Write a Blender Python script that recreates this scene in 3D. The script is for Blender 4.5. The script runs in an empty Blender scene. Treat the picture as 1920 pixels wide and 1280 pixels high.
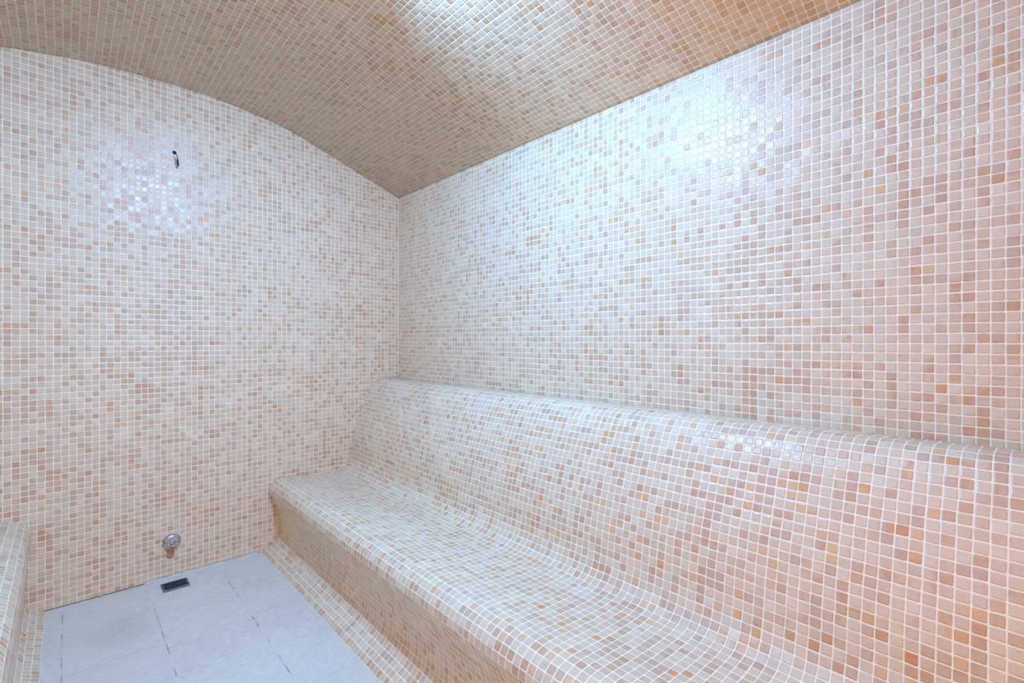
import bpy, bmesh, math, random
from mathutils import Vector, Matrix
random.seed(4)
S = bpy.context.scene
COL = S.collection

# ------------------------------------------------------------------ camera, world, lamps, exposure
CAM = Vector((-1.681, -2.984, 1.18))
YAW = math.atan(836 / 910)
cd = bpy.data.cameras.new('camera')
cd.sensor_width = 36.0
cd.sensor_fit = 'HORIZONTAL'
cd.lens = 36.0 * 910.0 / 1920.0
cd.clip_start = 0.02
cd.shift_y = -2.0 / 1920.0
cam = bpy.data.objects.new('camera', cd)
COL.objects.link(cam)
cam.location = CAM
cam.rotation_euler = (math.radians(90.0), math.radians(0.0), -YAW)
S.camera = cam

WORLD_COL = (1.0, 0.37, 0.055)  # orange fill light, enters only through the added doorway
WORLD_STR = 4.0
LAMP_POS = Vector((-1.18, -1.69, 2.470))
LAMP_COL = (0.192, 0.51, 1.0)
LAMP_STR = 1000.0
S.view_settings.view_transform = 'Standard'
S.view_settings.look = 'None'
S.view_settings.gamma = 1.0
S.view_settings.exposure = 0.0
S.view_settings.use_curve_mapping = False
S.render.film_transparent = False
S.cycles.max_bounces = 14
S.cycles.diffuse_bounces = 10
S.cycles.glossy_bounces = 4
w = bpy.data.worlds.new('world')
S.world = w
w.use_nodes = True
bg = w.node_tree.nodes['Background']
bg.inputs[0].default_value = (*WORLD_COL, 1)
bg.inputs[1].default_value = WORLD_STR

P = 0.0261           # mosaic pitch
FZ = -0.02           # floor level
NEAR = -3.75         # near wall
LEFT = -2.66         # left wall


# ------------------------------------------------------------------ node helpers
class NT:
    def __init__(self, name):
        self.m = bpy.data.materials.new(name)
        self.m.use_nodes = True
        self.t = self.m.node_tree
        self.b = self.t.nodes['Principled BSDF']

    def n(self, kind, **kw):
        x = self.t.nodes.new(kind)
        for k, v in kw.items():
            setattr(x, k, v)
        return x

    def put(self, sock, v):
        if hasattr(v, 'is_output') or isinstance(v, bpy.types.NodeSocket):
            self.t.links.new(v, sock)
        elif v is not None:
            sock.default_value = v

    def math(self, op, a, b=None, c=None, clamp=False):
        x = self.n('ShaderNodeMath', operation=op, use_clamp=clamp)
        self.put(x.inputs[0], a)
        if b is not None:
            self.put(x.inputs[1], b)
        if c is not None:
            self.put(x.inputs[2], c)
        return x.outputs[0]

    def vec(self, op, a, b=None, scale=None):
        x = self.n('ShaderNodeVectorMath', operation=op)
        self.put(x.inputs[0], a)
        if b is not None:
            self.put(x.inputs[1], b)
        if scale is not None:
            self.put(x.inputs['Scale'], scale)
        return x.outputs['Value'] if op in ('LENGTH', 'DOT_PRODUCT') else x.outputs[0]

    def smooth(self, v, a, b, c=0.0, d=1.0):
        x = self.n('ShaderNodeMapRange', interpolation_type='SMOOTHSTEP')
        self.put(x.inputs[0], v)
        for i, q in enumerate((a, b, c, d)):
            self.put(x.inputs[i + 1], q)
        return x.outputs[0]

    def white(self, vec, dim='3D'):
        x = self.n('ShaderNodeTexWhiteNoise', noise_dimensions=dim)
        self.put(x.inputs['Vector'], vec)
        return x

    def noise(self, vec, scale, detail=2.0, rough=0.5):
        x = self.n('ShaderNodeTexNoise')
        self.put(x.inputs['Vector'], vec)
        x.inputs['Scale'].default_value = scale
        x.inputs['Detail'].default_value = detail
        x.inputs['Roughness'].default_value = rough
        return x

    def ramp(self, v, stops, interp='LINEAR'):
        x = self.n('ShaderNodeValToRGB')
        cr = x.color_ramp
        cr.interpolation = interp
        while len(cr.elements) < len(stops):
            cr.elements.new(0.5)
        for e, (p, c) in zip(cr.elements, stops):
            e.position = p
            e.color = (*c, 1)
        self.put(x.inputs[0], v)
        return x.outputs[0]

    def mix(self, f, a, b, blend='MIX'):
        x = self.n('ShaderNodeMix', data_type='RGBA', blend_type=blend)
        self.put(x.inputs[0], f)
        self.put(x.inputs[6], a if not isinstance(a, tuple) else (*a, 1))
        self.put(x.inputs[7], b if not isinstance(b, tuple) else (*b, 1))
        return x.outputs[2]

    def comb(self, x_, y_, z_=0.0):
        x = self.n('ShaderNodeCombineXYZ')
        self.put(x.inputs[0], x_)
        self.put(x.inputs[1], y_)
        self.put(x.inputs[2], z_)
        return x.outputs[0]


def mosaic_material(name, seed, amber=0.975, tint=(1.25, 1.035, 0.79)):
    q = NT(name)
    uv = q.n('ShaderNodeUVMap', uv_map='UVMap').outputs[0]
    # hand-laid wobble of the grid
    wob = q.noise(uv, 0.35, 1.0)
    wv = q.vec('SCALE', q.vec('SUBTRACT', wob.outputs['Color'], (0.5, 0.5, 0.5)), scale=0.10)
    uvw = q.vec('ADD', uv, wv)
    sep = q.n('ShaderNodeSeparateXYZ')
    q.put(sep.inputs[0], uvw)
    cu = q.math('FLOOR', sep.outputs[0])
    cv = q.math('FLOOR', sep.outputs[1])
    cell = q.comb(cu, cv, seed * 7.31)
    wn = q.white(cell)
    rnd, rc = wn.outputs['Value'], wn.outputs['Color']
    rs = q.n('ShaderNodeSeparateColor')
    q.put(rs.inputs[0], rc)
    r1, r2, r3 = rs.outputs[0], rs.outputs[1], rs.outputs[2]
    fu = q.math('SUBTRACT', q.math('FRACT', sep.outputs[0]), 0.5)
    fv = q.math('SUBTRACT', q.math('FRACT', sep.outputs[1]), 0.5)
    jit = 0.020
    fu2 = q.math('ADD', fu, q.math('MULTIPLY', q.math('SUBTRACT', r1, 0.5), jit))
    fv2 = q.math('ADD', fv, q.math('MULTIPLY', q.math('SUBTRACT', r2, 0.5), jit * 2))
    # slightly crooked edges
    ed = q.noise(q.vec('SCALE', uv, scale=1.0), 4.5, 1.0)
    es = q.n('ShaderNodeSeparateColor')
    q.put(es.inputs[0], ed.outputs['Color'])
    edge = q.math('MULTIPLY', q.math('SUBTRACT', es.outputs[0], 0.5), 0.045)
    # slightly wider joint between paper sheets
    sheet = q.math('ABSOLUTE', q.math('SUBTRACT', q.math('FRACT', q.math('DIVIDE', sep.outputs[0], 12.0)), 0.5))
    wide = q.smooth(sheet, 0.485, 0.5, 0.0, 0.022)
    h, r = 0.440, 0.10
    a = q.math('MAXIMUM', q.math('SUBTRACT', q.math('ABSOLUTE', fu2), h - r), 0.0)
    b = q.math('MAXIMUM', q.math('SUBTRACT', q.math('ABSOLUTE', fv2), h - r), 0.0)
    d = q.math('SUBTRACT', q.math('SQRT', q.math('ADD', q.math('MULTIPLY', a, a), q.math('MULTIPLY', b, b))), r)
    d = q.math('ADD', q.math('ADD', d, edge), wide)
    tile = q.smooth(d, -0.012, 0.018, 1.0, 0.0)
    # per tile colour, in loose clusters
    clus = q.noise(q.vec('ADD', cell, (seed * 13.7, 1.3, 0.0)), 0.14, 2.0, 0.6).outputs[0]
    v = q.math('ADD', q.math('MULTIPLY', rnd, 0.86 if amber < 0.95 else 0.80), q.math('MULTIPLY', q.math('SUBTRACT', clus, 0.42), 0.75), clamp=True)
    base = q.ramp(v, [(0.00, (0.66, 0.66, 0.66)), (0.14, (0.60, 0.585, 0.575)), (0.30, (0.63, 0.60, 0.555)),
                      (0.46, (0.575, 0.54, 0.52)), (0.62, (0.60, 0.54, 0.48)), (0.75, (0.52, 0.45, 0.425)),
                      (0.87, (0.54, 0.435, 0.38)), (0.955, (0.52, 0.37, 0.30)), (0.99, (0.55, 0.33, 0.20)), (1.0, (0.56, 0.29, 0.15))])
    hue = q.mix(q.math('MULTIPLY', q.math('GREATER_THAN', r3, amber), 0.6), base, (0.64, 0.41, 0.24))
    # smoky streak inside each glass tile
    off = q.vec('SCALE', rc, scale=37.0)
    turn = q.math('GREATER_THAN', r2, 0.5)
    suv = q.n('ShaderNodeMix', data_type='VECTOR')
    q.put(suv.inputs[0], turn)
    q.put(suv.inputs[4], q.vec('MULTIPLY', uv, (0.35, 1.15, 1.0)))
    q.put(suv.inputs[5], q.vec('MULTIPLY', uv, (1.15, 0.35, 1.0)))
    st = q.noise(q.vec('ADD', suv.outputs[1], off), 1.1, 2.0, 0.55).outputs[0]
    strk = q.smooth(st, 0.47, 0.66)
    strk = q.math('MULTIPLY', strk, q.smooth(r1, 0.25, 1.0, 0.12, 0.85))
    streakcol = q.mix(r3, (0.47, 0.36, 0.32), (0.58, 0.33, 0.16))
    glass = q.mix(strk, hue, streakcol)
    fine = q.noise(uv, 22.0, 2.0, 0.6).outputs[0]
    glass = q.mix(1.0, glass, tint, 'MULTIPLY')
    glass = q.mix(q.smooth(fine, 0.3, 0.75, 0.0, 0.16), glass, (0.42, 0.36, 0.33))
    gn = q.noise(uv, 0.6, 3.0, 0.6).outputs[0]
    grout = q.mix(q.smooth(gn, 0.35, 0.75), (0.96, 0.87, 0.70), (0.93, 0.82, 0.64))
    glass = q.mix(1.0, glass, (0.93, 0.93, 0.93), 'DARKEN')
    col = q.mix(tile, grout, glass)
    q.put(q.b.inputs['Base Color'], col)
    q.put(q.b.inputs['Roughness'], q.math('ADD', q.math('MULTIPLY', tile, -0.55), q.math('ADD', 0.80, q.math('MULTIPLY', r1, 0.10))))
    q.b.inputs['Specular IOR Level'].default_value = 0.38
    # relief: pillow edge, small tilt of each tile, wavy glass face
    pil = q.smooth(d, -0.13, 0.01, 1.0, 0.0)
    tilt = q.math('ADD', q.math('MULTIPLY', fu, q.math('SUBTRACT', r2, 0.5)), q.math('MULTIPLY', fv, q.math('SUBTRACT', r1, 0.5)))
    wav = q.noise(uv, 5.0, 2.0, 0.5).outputs[0]
    hgt = q.math('ADD', q.math('MULTIPLY', pil, 0.0011), q.math('MULTIPLY', q.math('MULTIPLY', tilt, tile), 0.0026))
    hgt = q.math('ADD', hgt, q.math('MULTIPLY', q.math('MULTIPLY', wav, tile), 0.0007))
    bp = q.n('ShaderNodeBump')
    bp.inputs['Strength'].default_value = 0.8
    bp.inputs['Distance'].default_value = 1.0
    q.put(bp.inputs['Height'], hgt)
    q.put(q.b.inputs['Normal'], bp.outputs[0])
    return q.m


def plain(name, col, rough=0.5, metal=0.0, bump=0.0, bscale=60.0, col2=None, var=20.0):
    q = NT(name)
    tc = q.n('ShaderNodeTexCoord').outputs['Object']
    nz = q.noise(tc, var, 3.0, 0.6).outputs[0]
    c2 = col2 or tuple(max(0.0, c * 0.82) for c in col)
    q.put(q.b.inputs['Base Color'], q.mix(q.smooth(nz, 0.35, 0.65), col, c2))
    q.b.inputs['Roughness'].default_value = rough
    q.b.inputs['Metallic'].default_value = metal
    if bump:
        bp = q.n('ShaderNodeBump')
        bp.inputs['Distance'].default_value = bump
        q.put(bp.inputs['Height'], q.noise(tc, bscale, 3.0, 0.6).outputs[0])
        q.put(q.b.inputs['Normal'], bp.outputs[0])
    return q.m


def floor_material():
    """riven porcelain floor tiles 30 x 30 cm with thin joints; each column of tiles is shifted a little"""
    q = NT('floor_tile')
    tc = q.n('ShaderNodeTexCoord').outputs['Object']
    sep = q.n('ShaderNodeSeparateXYZ')
    q.put(sep.inputs[0], tc)
    wob = q.noise(tc, 9.0, 2.0).outputs[0]
    x = q.math('ADD', sep.outputs[0], q.math('MULTIPLY', q.math('SUBTRACT', wob, 0.5), 0.004))
    y = q.math('ADD', sep.outputs[1], q.math('MULTIPLY', q.math('SUBTRACT', wob, 0.5), 0.004))
    W = 0.3045
    gx = q.math('DIVIDE', q.math('ADD', x, 1.694), W)
    colid = q.math('FLOOR', gx)
    fx = q.math('MULTIPLY', q.math('ABSOLUTE', q.math('SUBTRACT', q.math('FRACT', q.math('ADD', gx, 0.5)), 0.5)), W)
    shift = q.math('MULTIPLY', q.math('SUBTRACT', q.math('FRACT', q.math('MULTIPLY', q.math('ADD', colid, 7.0), 0.62)), 0.5), 0.09)
    gy = q.math('DIVIDE', q.math('ADD', q.math('ADD', y, 0.645), shift), 0.303)
    rowid = q.math('FLOOR', gy)
    fy = q.math('MULTIPLY', q.math('ABSOLUTE', q.math('SUBTRACT', q.math('FRACT', q.math('ADD', gy, 0.5)), 0.5)), 0.303)
    jx = q.smooth(fx, 0.0010, 0.0026, 1.0, 0.0)
    jy = q.smooth(fy, 0.0004, 0.0014, 1.0, 0.0)
    joint = q.math('MAXIMUM', jx, jy)
    wn = q.white(q.comb(colid, rowid, 3.0)).outputs['Value']
    riv = q.noise(q.vec('MULTIPLY', tc, (0.8, 1.5, 1.0)), 42.0, 7.0, 0.78).outputs[0]
    big = q.noise(tc, 3.2, 4.0, 0.6).outputs[0]
    base = q.mix(q.smooth(big, 0.35, 0.7), (0.74, 0.70, 0.61), (0.68, 0.63, 0.55))
    base = q.mix(q.smooth(riv, 0.35, 0.68, 0.0, 0.7), base, (0.88, 0.83, 0.78))
    base = q.mix(q.math('MULTIPLY', wn, 0.18), base, (0.62, 0.57, 0.51))
    # faint tan stains left of the drain
    dn = q.n('ShaderNodeVectorMath', operation='DISTANCE')
    q.put(dn.inputs[0], q.vec('MULTIPLY', tc, (1.0, 1.0, 0.0)))
    dn.inputs[1].default_value = (-1.52, -0.40, 0.0)
    stn = q.math('MULTIPLY', q.smooth(dn.outputs['Value'], 0.0, 0.19, 1.0, 0.0), q.smooth(riv, 0.40, 0.66, 0.0, 0.55))
    base = q.mix(stn, base, (0.42, 0.33, 0.27))
    jn = q.noise(tc, 14.0, 2.0).outputs[0]
    jcol = q.mix(q.smooth(jn, 0.42, 0.66), (0.88, 0.84, 0.79), (0.36, 0.33, 0.30))
    jstr = q.math('MULTIPLY', joint, q.smooth(q.noise(tc, 5.0, 1.0).outputs[0], 0.35, 0.55, 0.35, 1.0))
    q.put(q.b.inputs['Base Color'], q.mix(jstr, base, jcol))
    q.b.inputs['Roughness'].default_value = 0.72
    bp = q.n('ShaderNodeBump')
    bp.inputs['Distance'].default_value = 0.004
    q.put(bp.inputs['Height'], q.math('SUBTRACT', riv, q.math('MULTIPLY', joint, 0.35)))
    q.put(q.b.inputs['Normal'], bp.outputs[0])
    return q.m


M = {
    'wall': mosaic_material('mosaic_wall', 1.0),
    'wall2': mosaic_material('mosaic_long_wall', 2.0),
    'vault': mosaic_material('mosaic_vault', 3.0),
    'bench': mosaic_material('mosaic_bench', 5.0, 0.925),
    'floor': floor_material(),
    'plaster': plain('filler', (0.82, 0.76, 0.66), 0.8, bump=0.002),
    'mortar': plain('mortar', (0.76, 0.71, 0.64), 0.85, bump=0.003, bscale=90),
    'chrome': plain('chrome', (0.62, 0.61, 0.64), 0.22, 1.0, bump=0.001, bscale=200, col2=(0.40, 0.38, 0.40), var=90),
    'scale': plain('limescale', (0.78, 0.76, 0.78), 0.75, bump=0.006, bscale=220, col2=(0.42, 0.36, 0.34), var=130),
    'rust': plain('rust_stain', (0.47, 0.30, 0.16), 0.55, bump=0.002, bscale=120, col2=(0.30, 0.18, 0.07), var=70),
    'sealant': plain('old_sealant', (0.30, 0.22, 0.13), 0.7, bump=0.002, bscale=120, col2=(0.10, 0.08, 0.05), var=60),
    'dark': plain('recess_shade', (0.012, 0.012, 0.014), 0.8),  # near-black colour that stands in for shade inside recesses
    'steel': plain('drain_steel', (0.16, 0.22, 0.28), 0.35, 0.9, col2=(0.09, 0.12, 0.16), var=80),
    'grate': plain('drain_grate', (0.09, 0.10, 0.115), 0.4, 0.3),
    'blackw': plain('black_insulation', (0.01, 0.013, 0.03), 0.35),
    'greyw': plain('grey_wire', (0.28, 0.27, 0.32), 0.45),
    'tan': plain('tan_sleeve', (0.42, 0.30, 0.20), 0.55, col2=(0.36, 0.22, 0.2), var=60),
    'white': plain('white_enamel', (0.8, 0.8, 0.8), 0.4),
    'wood': plain('door_frame', (0.62, 0.60, 0.58), 0.5),
}
e = NT('lamp_glass')
e.b.inputs['Base Color'].default_value = (0.9, 0.9, 0.9, 1)
e.b.inputs['Emission Color'].default_value = (*LAMP_COL, 1)
e.b.inputs['Emission Strength'].default_value = LAMP_STR
M['lamp'] = e.m


# ------------------------------------------------------------------ mesh helpers
def link(name, bm, mat, parent=None, flat=True):
    me = bpy.data.meshes.new(name)
    bmesh.ops.recalc_face_normals(bm, faces=bm.faces)
    bm.to_mesh(me)
    bm.free()
    o = bpy.data.objects.new(name, me)
    me.materials.append(mat)
    for p in me.polygons:
        p.use_smooth = not flat
    COL.objects.link(o)
    if parent:
        o.parent = parent
    return o


def thing(o, label, cat, group=None):
    o['label'] = label
    o['category'] = cat
    if group:
        o['group'] = group
    return o


def empty(name, loc=(0, 0, 0)):
    o = bpy.data.objects.new(name, None)
    o.empty_display_size = 0.1
    o.location = loc
    COL.objects.link(o)
    return o


def structure(o):
    o['kind'] = 'structure'
    return o


def box(bm, x0, x1, y0, y1, z0, z1):
    vs = [bm.verts.new(v) for v in ((x0, y0, z0), (x1, y0, z0), (x1, y1, z0), (x0, y1, z0),
                                    (x0, y0, z1), (x1, y0, z1), (x1, y1, z1), (x0, y1, z1))]
    for f in ((0, 1, 2, 3), (4, 5, 6, 7), (0, 1, 5, 4), (1, 2, 6, 5), (2, 3, 7, 6), (3, 0, 4, 7)):
        bm.faces.new([vs[i] for i in f])


def tube(bm, pts, rad, n=8):
    """round tube through the points with a radius (number or list)"""
    pts = [Vector(p) for p in pts]
    rads = rad if isinstance(rad, (list, tuple)) else [rad] * len(pts)
    rings = []
    for i, p in enumerate(pts):
        t = (pts[min(i + 1, len(pts) - 1)] - pts[max(i - 1, 0)]).normalized()
        a = Vector((0, 1, 0)) if abs(t.y) < 0.9 else Vector((1, 0, 0))
        u = t.cross(a).normalized()
        v = t.cross(u)
        rings.append([bm.verts.new(p + (u * math.cos(k * 2 * math.pi / n) + v * math.sin(k * 2 * math.pi / n)) * rads[i]) for k in range(n)])
    for a, b in zip(rings, rings[1:]):
        for k in range(n):
            bm.faces.new((a[k], a[(k + 1) % n], b[(k + 1) % n], b[k]))
    bm.faces.new(rings[0])
    bm.faces.new(rings[-1])


def lathe(bm, prof, centre, axis, n=32, sx=1.0, sy=1.0):
    """profile (radius, height) spun about an axis direction through centre"""
    ax = Vector(axis).normalized()
    a = Vector((1, 0, 0)) if abs(ax.x) < 0.9 else Vector((0, 1, 0))
    u = (a - ax * a.dot(ax)).normalized()
    v = ax.cross(u)
    c = Vector(centre)
    rings = []
    for r, h in prof:
        rings.append([bm.verts.new(c + ax * h + u * (r * sx * math.cos(k * 2 * math.pi / n)) + v * (r * sy * math.sin(k * 2 * math.pi / n))) for k in range(n)])
    for p, q in zip(rings, rings[1:]):
        for k in range(n):
            bm.faces.new((p[k], p[(k + 1) % n], q[(k + 1) % n], q[k]))
    bm.faces.new(rings[0])
    bm.faces.new(rings[-1])


def set_uv(o, fn):
    """UV in tile units from the polygon normal and vertex position"""
    me = o.data
    uv = me.uv_layers.new(name='UVMap')
    for p in me.polygons:
        for li in p.loop_indices:
            uv.data[li].uv = fn(me.vertices[me.loops[li].vertex_index].co, p.normal)


def catmull(pts, n=14):
    out = []
    ex = [2 * Vector(pts[0]) - Vector(pts[1])] + [Vector(p) for p in pts] + [2 * Vector(pts[-1]) - Vector(pts[-2])]
    for i in range(1, len(ex) - 2):
        p0, p1, p2, p3 = ex[i - 1:i + 3]
        t0 = 0.0
        t1 = t0 + (p1 - p0).length ** 0.5
        t2 = t1 + (p2 - p1).length ** 0.5
        t3 = t2 + (p3 - p2).length ** 0.5
        for k in range(n):
            t = t1 + (t2 - t1) * k / n
            A1 = p0 * (t1 - t) / (t1 - t0) + p1 * (t - t0) / (t1 - t0)
            A2 = p1 * (t2 - t) / (t2 - t1) + p2 * (t - t1) / (t2 - t1)
            A3 = p2 * (t3 - t) / (t3 - t2) + p3 * (t - t2) / (t3 - t2)
            B1 = A1 * (t2 - t) / (t2 - t0) + A2 * (t - t0) / (t2 - t0)
            B2 = A2 * (t3 - t) / (t3 - t1) + A3 * (t - t1) / (t3 - t1)
            out.append(B1 * (t2 - t) / (t2 - t1) + B2 * (t - t1) / (t2 - t1))
    out.append(Vector(pts[-1]))
    return out


def resample(poly, step):
    """points at a constant arc-length step (each step is one row of mosaic)"""
    out = [poly[0].copy()]
    need = step
    for a, b in zip(poly, poly[1:]):
        L = (b - a).length
        pos = 0.0
        while L - pos >= need:
            pos += need
            out.append(a.lerp(b, pos / L))
            need = step
        need -= (L - pos)
    if (poly[-1] - out[-1]).length > 1e-4:
        out.append(poly[-1].copy())
    return out


# ------------------------------------------------------------------ vault cross-section (x, z)
MID = LEFT / 2
half = [(0.0, 0.0), (0.2, 0.004), (0.435, 0.032), (0.607, 0.066), (0.794, 0.129), (1.0, 0.204), (-MID, 0.323)]
TOP = 2.478
pts = [(MID - d, TOP - h) for d, h in reversed(half)] + [(MID + d, TOP - h) for d, h in half[1:]]
arch = resample(catmull([(x, z, 0) for x, z in pts], 12), P)
arch = [(v.x, v.y) for v in arch]

# ------------------------------------------------------------------ room shell
TH = 0.12


def arch_z(x):
    for (xa, za), (xb, zb) in zip(arch, arch[1:]):
        if xa <= x <= xb:
            return za + (zb - za) * (x - xa) / max(1e-9, xb - xa)
    return arch[-1][1]


bm = bmesh.new()
box(bm, LEFT - TH, TH, NEAR - TH, TH, FZ - 0.1, FZ)
structure(link('floor', bm, M['floor']))

# ceiling: barrel vault with thickness
bm = bmesh.new()
rows = []
for (x, z) in arch:
    rows.append([bm.verts.new((x, y, z)) for y in (NEAR - TH, TH)] + [bm.verts.new((x, y, z + 0.1)) for y in (NEAR - TH, TH)])
for a, b in zip(rows, rows[1:]):
    bm.faces.new((a[0], a[1], b[1], b[0]))
    bm.faces.new((a[2], b[2], b[3], a[3]))
    bm.faces.new((a[0], b[0], b[2], a[2]))
    bm.faces.new((a[1], a[3], b[3], b[1]))
bm.faces.new((rows[0][0], rows[0][2], rows[0][3], rows[0][1]))
bm.faces.new((rows[-1][0], rows[-1][1], rows[-1][3], rows[-1][2]))
ceil = structure(link('ceiling', bm, M['vault'], flat=False))
arc = [0.0]
for a, b in zip(arch, arch[1:]):
    arc.append(arc[-1] + math.hypot(b[0] - a[0], b[1] - a[1]))


def arc_at(x):
    for i in range(len(arch) - 1):
        if arch[i][0] - 1e-6 <= x <= arch[i + 1][0] + 1e-6:
            return arc[i] + (arc[i + 1] - arc[i]) * (x - arch[i][0]) / max(1e-9, arch[i + 1][0] - arch[i][0])
    return arc[-1]


set_uv(ceil, lambda c, n: (arc_at(c.x) / P, -c.y / P))


def end_wall(name, y0, y1, hole=None):
    """wall closing the vault; hole = (x0, x1, top) leaves a doorway"""
    bm = bmesh.new()
    xs = [a[0] for a in arch]
    if hole:
        xs += [hole[0], hole[1]]
    xs = sorted(set(round(x, 5) for x in xs))
    for xa, xb in zip(xs, xs[1:]):
        if xb - xa < 1e-4:
            continue
        za, zb = arch_z(xa) + 0.03, arch_z(xb) + 0.03
        lo = FZ - 0.05
        if hole and xa >= hole[0] - 1e-4 and xb <= hole[1] + 1e-4:
            lo = hole[2]
        v = [bm.verts.new(p) for p in ((xa, y0, lo), (xb, y0, lo), (xb, y0, zb), (xa, y0, za),
                                       (xa, y1, lo), (xb, y1, lo), (xb, y1, zb), (xa, y1, za))]
        for f in ((0, 1, 2, 3), (4, 5, 6, 7), (0, 1, 5, 4), (3, 2, 6, 7), (0, 3, 7, 4), (1, 2, 6, 5)):
            bm.faces.new([v[i] for i in f])
    bmesh.ops.remove_doubles(bm, verts=bm.verts, dist=1e-5)
    # drop the internal faces between strips
    bm.verts.index_update()
    keyed = {}
    for f in bm.faces:
        keyed.setdefault(tuple(sorted(v.index for v in f.verts)), []).append(f)
    dead = [f for fs in keyed.values() if len(fs) > 1 for f in fs]
    bmesh.ops.delete(bm, geom=dead, context='FACES_ONLY')
    o = structure(link(name, bm, M['wall']))
    set_uv(o, lambda c, n: ((-c.x + 0.0) / P, (c.z - 1.2577) / P) if abs(n.y) > 0.5 else (c.y / P, c.z / P))
    return o


end_wall('wall_far', 0.0, TH)
DX0, DX1, DTOP = -1.72, -0.92, 2.0
end_wall('wall_near', NEAR - TH, NEAR, (DX0, DX1, DTOP))

for nm, x0, x1 in (('wall_right', 0.0, TH), ('wall_left', LEFT - TH, LEFT)):
    bm = bmesh.new()
    box(bm, x0, x1, NEAR - TH, TH, FZ - 0.05, 2.2)
    o = structure(link(nm, bm, M['wall2']))
    set_uv(o, lambda c, n: ((-c.y - 0.004) / P, (c.z - 1.198) / P) if abs(n.x) > 0.5 else (c.x / P, c.y / P))

# frame of an unseen doorway behind the camera, added to let warm world light in
bm = bmesh.new()
box(bm, DX0, DX0 + 0.05, NEAR - TH, NEAR + 0.01, FZ, DTOP)
box(bm, DX1 - 0.05, DX1, NEAR - TH, NEAR + 0.01, FZ, DTOP)
box(bm, DX0 + 0.05, DX1 - 0.05, NEAR - TH, NEAR + 0.01, DTOP - 0.05, DTOP)
structure(link('added_doorway', bm, M['wood']))

# thin mortar fillet where floor meets the far wall
bm = bmesh.new()
prof = [(0.0, FZ), (-0.016, FZ), (-0.012, FZ + 0.003), (0.0, FZ + 0.012)]
ns = 40
rr = []
for i in range(ns + 1):
    x = -1.40 + (0.52) * i / ns
    k = 1.0 + random.uniform(-0.12, 0.12)
    rr.append([bm.verts.new((x, a * k, b)) for a, b in prof])
for a, b in zip(rr, rr[1:]):
    for k in range(4):
        bm.faces.new((a[k], a[(k + 1) % 4], b[(k + 1) % 4], b[k]))
bm.faces.new(rr[0])
bm.faces.new(rr[-1])
structure(link('trim_1', bm, M['mortar'], flat=False))

# old stained sealant bead along the foot of the far wall
bm = bmesh.new()
sp = []
for i in range(30):
    sp.append((-1.752 + (0.355) * i / 29, -0.001, FZ + 0.001))
tube(bm, sp, [0.0022 + random.uniform(-0.0008, 0.001) for _ in sp], 6)
structure(link('trim_2', bm, M['sealant'], flat=False))

# ------------------------------------------------------------------ benches
right_prof = [(-0.866, FZ), (-0.844, 0.000), (-0.806, 0.020), (-0.777, 0.048), (-0.767, 0.090), (-0.770, 0.140), (-0.786, 0.210),
              (-0.813, 0.280), (-0.828, 0.316), (-0.822, 0.345), (-0.800, 0.370), (-0.765, 0.383), (-0.700, 0.381),
              (-0.629, 0.374), (-0.520, 0.367), (-0.445, 0.366), (-0.395, 0.374), (-0.363, 0.402), (-0.347, 0.445),
              (-0.335, 0.525), (-0.308, 0.637), (-0.249, 0.790), (-0.203, 0.878), (-0.175, 0.910), (-0.135, 0.925), (-0.06, 0.921), (0.0, 0.918)]
left_prof = [(-1.750, FZ), (-1.775, -0.008), (-1.805, 0.010), (-1.816, 0.040), (-1.812, 0.10), (-1.803, 0.2), (-1.797, 0.265),
             (-1.792, 0.325), (-1.797, 0.360), (-1.816, 0.386), (-1.845, 0.401), (-1.90, 0.404), (-2.00, 0.396),
             (-2.14, 0.384), (-2.215, 0.382), (-2.265, 0.389), (-2.297, 0.417), (-2.313, 0.460),
             (-2.325, 0.540), (-2.352, 0.650), (-2.411, 0.800), (-2.457, 0.890), (-2.485, 0.922), (-2.525, 0.937), (-2.60, 0.933), (LEFT, 0.930)]


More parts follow.
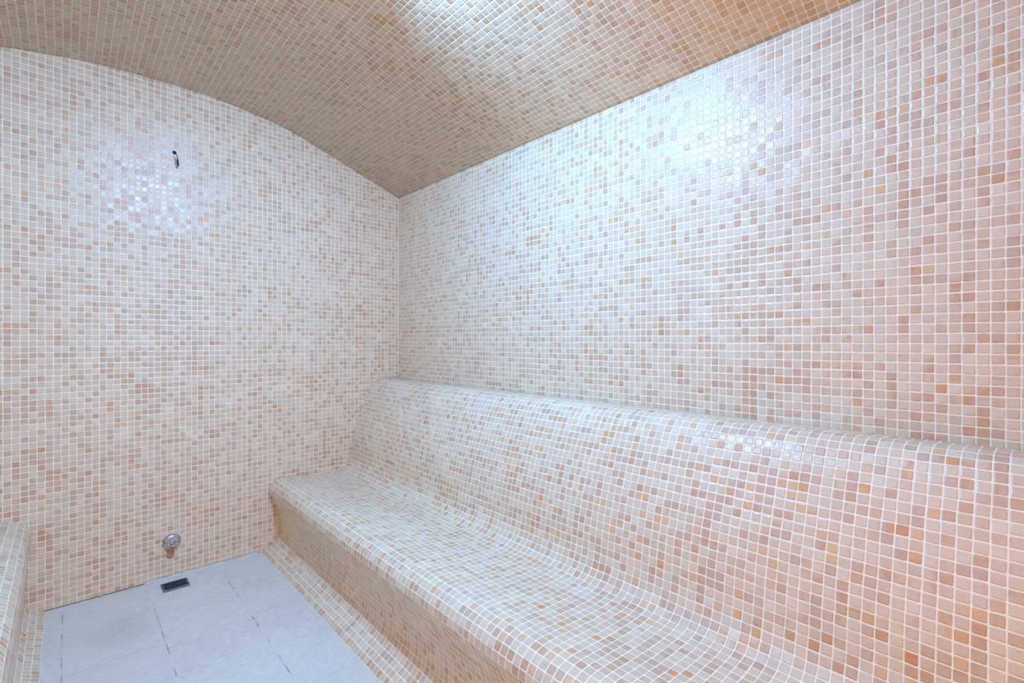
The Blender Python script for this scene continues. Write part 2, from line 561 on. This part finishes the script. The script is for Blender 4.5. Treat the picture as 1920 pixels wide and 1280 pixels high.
def bench(prof, side, label):
    root = empty('tiled_bench', ((-0.45 if side > 0 else -2.2), -1.9, FZ))
    thing(root, label, 'bench')
    pl = resample(catmull([(x, z, 0) for x, z in prof], 16), P)
    for p_ in pl:
        p_.x = min(max(p_.x, LEFT + 0.0012), -0.0012)
    n = len(pl)
    # rows belonging to each part, cut on tile joints
    def row_of(test):
        return next(i for i, p in enumerate(pl) if test(p))
    i1 = row_of(lambda p: p.y > 0.042)                                  # end of foot cove
    i2 = row_of(lambda p: p.y > 0.325)                                  # end of front face
    i3 = next(i for i in range(i2 + 5, n) if (pl[i].y > 0.41 and abs(pl[i].x - prof[0][0]) > 0.35))
    cuts = [('foot_cove', 0, i1), ('front_face', i1, i2), ('seat', i2, i3), ('backrest', i3, n - 1)]
    for nm, a, b in cuts:
        bm = bmesh.new()
        outer = pl[a:b + 1]
        inner = []
        for i in range(a, b + 1):
            t = (pl[min(i + 1, n - 1)] - pl[max(i - 1, 0)])
            nrm = Vector((t.y, -t.x, 0)).normalized() * (0.02 * side)
            q = pl[i] + nrm
            q.y = max(q.y, FZ)
            if side > 0:
                q.x = min(q.x, -0.0012)
            else:
                q.x = max(q.x, LEFT + 0.0012)
            inner.append(q)
        y0, y1 = NEAR + 0.0012, -0.0012
        O = [(bm.verts.new((p.x, y0, p.y)), bm.verts.new((p.x, y1, p.y))) for p in outer]
        I = [(bm.verts.new((p.x, y0, p.y)), bm.verts.new((p.x, y1, p.y))) for p in inner]
        uvl = bm.loops.layers.uv.new('UVMap')

        def face(vs, uvs):
            try:
                f = bm.faces.new(vs)
            except ValueError:
                return
            for l, q in zip(f.loops, uvs):
                l[uvl].uv = q
        sh = 0.37 * (1 if side > 0 else 2)
        for k in range(len(outer) - 1):
            u0, u1 = (-y0) / P + sh, (-y1) / P + sh
            v0, v1 = a + k, a + k + 1
            face((O[k][0], O[k][1], O[k + 1][1], O[k + 1][0]), ((u0, v0), (u1, v0), (u1, v1), (u0, v1)))
            face((I[k][0], I[k + 1][0], I[k + 1][1], I[k][1]), ((u0, v0), (u0, v1), (u1, v1), (u1, v0)))
            for s in (0, 1):
                face((O[k][s], O[k + 1][s], I[k + 1][s], I[k][s]), ((0, 0), (1, 0), (1, 1), (0, 1)))
        for k in (0, -1):
            face((O[k][0], O[k][1], I[k][1], I[k][0]), ((0, 0), (1, 0), (1, 1), (0, 1)))
        o = link(nm, bm, M['bench'], root)
        o.location = -root.location
    return root


bench(right_prof, 1, 'long mosaic bench with sloping backrest built along the right wall')
bench(left_prof, -1, 'mosaic bench at the left edge, only its rounded front edge in view')

# ------------------------------------------------------------------ floor drain
DXA, DXB, DYA, DYB = -1.341, -1.233, -0.166, -0.068
root = empty('floor_drain', ((DXA + DXB) / 2, (DYA + DYB) / 2, FZ))
thing(root, 'small rectangular dark metal floor drain beside the far wall', 'drain')


def child(o, root):
    o.parent = root
    o.location = -root.location
    return o


bm = bmesh.new()
box(bm, DXA + 0.004, DXB - 0.004, DYA + 0.004, DYB - 0.004, FZ + 0.0002, FZ + 0.001)  # black sheet on the solid floor, painted as the recess's shade
child(link('drain_shade', bm, M['dark']), root)
bm = bmesh.new()
zt = FZ + 0.005
box(bm, DXA, DXB, DYA, DYA + 0.016, FZ, zt)
box(bm, DXA, DXB, DYB - 0.005, DYB, FZ, zt)
box(bm, DXA, DXA + 0.010, DYA + 0.016, DYB - 0.005, FZ, zt)
box(bm, DXB - 0.008, DXB, DYA + 0.016, DYB - 0.005, FZ, zt)
bmesh.ops.bevel(bm, geom=bm.edges[:], offset=0.0008, segments=1, affect='EDGES')
child(link('drain_frame', bm, M['steel']), root)
bm = bmesh.new()
nb = 7
ya, yb = DYA + 0.019, DYB - 0.008
for i in range(nb):
    yy = ya + (yb - ya) * i / (nb - 1)
    ptsw = []
    for k in range(41):
        xx = DXA + 0.011 + (DXB - DXA - 0.020) * k / 40
        ptsw.append((xx, yy + 0.0048 * math.sin(k * 2 * math.pi / 8 + (math.pi if i % 2 else 0)), FZ + 0.0036))
    tube(bm, ptsw, 0.0017, 6)
child(link('drain_grate', bm, M['grate'], flat=False), root)
for cx_, cy_ in ((DXA + 0.012, DYA + 0.008), (DXB - 0.012, DYA + 0.008)):
    bm = bmesh.new()
    lathe(bm, [(0.0035, 0.0), (0.0035, 0.0012), (0.002, 0.0018)], (cx_, cy_, zt), (0, 0, 1), 12)
    child(link('screw', bm, M['chrome']), root)

# ------------------------------------------------------------------ wall outlet with chrome collar
OX, OZ = -1.286, 0.158
root = empty('wall_water_outlet', (OX, 0, OZ))
thing(root, 'round chrome wall outlet crusted with limescale above the floor drain', 'outlet')
bm = bmesh.new()
lathe(bm, [(0.040, 0.0), (0.0395, 0.003), (0.034, 0.010), (0.024, 0.014), (0.020, 0.014)], (OX, 0, OZ), (0, -1, 0), 40, sy=0.98)
child(link('collar', bm, M['chrome'], flat=False), root)
bm = bmesh.new()
lathe(bm, [(0.019, 0.010), (0.019, 0.028), (0.017, 0.032), (0.0105, 0.032), (0.0105, 0.016), (0.004, 0.015)], (OX + 0.001, 0, OZ), (0, -1, 0), 32)
child(link('pipe_stub', bm, M['chrome'], flat=False), root)
bm = bmesh.new()
for k in range(70):
    a = random.uniform(0, 2 * math.pi)
    r = random.uniform(0.016, 0.033)
    s = random.uniform(0.003, 0.0075)
    y = -0.030 if r < 0.020 else -(0.013 + 0.3 * (0.034 - r))
    mt = Matrix.Translation((OX + r * math.cos(a), y, OZ + r * math.sin(a))) @ Matrix.Rotation(random.uniform(0, 3), 4, 'Y') @ Matrix.Diagonal((s, 0.0025, s * 0.7, 1))
    bmesh.ops.create_icosphere(bm, subdivisions=1, radius=1.0, matrix=mt)
child(link('limescale_crust', bm, M['scale']), root)
# rusty run below the collar
bm = bmesh.new()
outl = []
for k in range(25):
    t = k / 24
    hw = 0.0170 - 0.003 * t + 0.0015 * math.sin(9 * t) if t < 0.86 else (0.0135) * math.sqrt(max(0.0, 1 - ((t - 0.86) / 0.14) ** 2)) + 0.0008
    outl.append((OX - 0.004 - 0.002 * t, OZ - 0.022 - 0.060 * t, hw))
f_, b_ = [], []
NS = 8
for cx_, cz_, hw in outl:
    rw, rb = [], []
    for j in range(NS + 1):
        s = -1 + 2 * j / NS
        rw.append(bm.verts.new((cx_ + hw * s, -0.0008 - 0.0022 * (1 - s * s), cz_)))
        rb.append(bm.verts.new((cx_ + hw * s, 0.0, cz_)))
    f_.append(rw)
    b_.append(rb)
for g in (f_, b_):
    for a, b in zip(g, g[1:]):
        for j in range(NS):
            bm.faces.new((a[j], a[j + 1], b[j + 1], b[j]))
for i in range(len(f_) - 1):
    for j in (0, NS):
        bm.faces.new((f_[i][j], f_[i + 1][j], b_[i + 1][j], b_[i][j]))
for i in (0, -1):
    for j in range(NS):
        bm.faces.new((f_[i][j], f_[i][j + 1], b_[i][j + 1], b_[i][j]))
child(link('rust_streak', bm, M['rust'], flat=False), root)

# ------------------------------------------------------------------ cable hole with two loose wires
HX, HZ = -1.275, 2.136
root = empty('cable_outlet', (HX, 0, HZ))
thing(root, 'dark hole high on the far wall with two short loose wires hanging out', 'cable')
bm = bmesh.new()
n = 28
ring = []
for k in range(n):
    a = 2 * math.pi * k / n
    r = 0.026 * (1 + 0.10 * math.sin(3 * a + 1) + random.uniform(-0.05, 0.05))
    ring.append((HX + 0.003 + r * math.cos(a), HZ - 0.004 + r * 0.9 * math.sin(a)))
hole = [(HX + 0.0082 * math.cos(2 * math.pi * k / n), HZ + 0.0082 * math.sin(2 * math.pi * k / n)) for k in range(n)]
A = [bm.verts.new((x, -0.0016, z)) for x, z in ring]
A0 = [bm.verts.new((x, 0.0, z)) for x, z in ring]
B = [bm.verts.new((x, -0.0022, z)) for x, z in hole]
B0 = [bm.verts.new((x, 0.0, z)) for x, z in hole]
for k in range(n):
    j = (k + 1) % n
    bm.faces.new((A[k], A[j], B[j], B[k]))
    bm.faces.new((A0[k], A0[j], A[j], A[k]))
    bm.faces.new((B0[k], B0[j], B[j], B[k]))
    bm.faces.new((A0[k], A0[j], B0[j], B0[k]))
child(link('filler_patch', bm, M['plaster']), root)
bm = bmesh.new()
lathe(bm, [(0.0088, -0.0005), (0.0088, 0.0024), (0.0068, 0.0030), (0.0066, 0.0004)], (HX, 0, HZ), (0, -1, 0), 24)
child(link('hole', bm, M['dark']), root)  # black disc on the uncut wall, its colour stands in for the hole's shade


def hang(pts, rad, mat, name):
    bm = bmesh.new()
    tube(bm, catmull([(HX + a, b, HZ + c) for a, b, c in pts], 8), rad, 10)
    return child(link(name, bm, M[mat], flat=False), root)


wb = hang([(0.001, 0.0, -0.001), (0.004, -0.008, -0.004), (0.009, -0.011, -0.012), (0.0115, -0.010, -0.022), (0.0125, -0.009, -0.036)], 0.0011, 'blackw', 'black_wire')
wg = hang([(-0.003, 0.0, -0.002), (-0.004, -0.007, -0.006), (-0.002, -0.009, -0.018), (0.001, -0.009, -0.030), (0.004, -0.008, -0.036)], 0.0008, 'greyw', 'grey_wire')


def sleeve(a, b, r, mat, name, par):
    bm = bmesh.new()
    p, q = Vector((HX + a[0], a[1], HZ + a[2])), Vector((HX + b[0], b[1], HZ + b[2]))
    tube(bm, [p, p.lerp(q, 0.06), p.lerp(q, 0.3), p.lerp(q, 0.34), p.lerp(q, 0.94), q], [r * 0.5, r * 0.7, r * 0.75, r, r, r * 0.6], 12)
    o = link(name, bm, M[mat], par, flat=False)
    return o


sleeve((0.012, -0.009, -0.031), (0.0155, -0.007, -0.066), 0.0042, 'blackw', 'sleeve', wb)
sleeve((0.003, -0.0085, -0.032), (0.012, -0.0055, -0.078), 0.0036, 'tan', 'sleeve', wg)

# ------------------------------------------------------------------ ceiling lamp (above the frame)
root = empty('ceiling_lamp', LAMP_POS)
thing(root, 'round white bulkhead lamp on the crown of the tiled vault', 'lamp')
bm = bmesh.new()
lathe(bm, [(0.095, 0.0), (0.095, 0.03), (0.082, 0.035), (0.081, 0.028)], LAMP_POS + Vector((0, 0, 0.002)), (0, 0, -1), 40)
child(link('base', bm, M['white'], flat=False), root)
bm = bmesh.new()
lathe(bm, [(0.076, 0.028), (0.074, 0.046), (0.064, 0.066), (0.046, 0.078), (0.022, 0.084), (0.004, 0.085)], LAMP_POS, (0, 0, -1), 40)
child(link('glass_dome', bm, M['lamp'], flat=False), root)
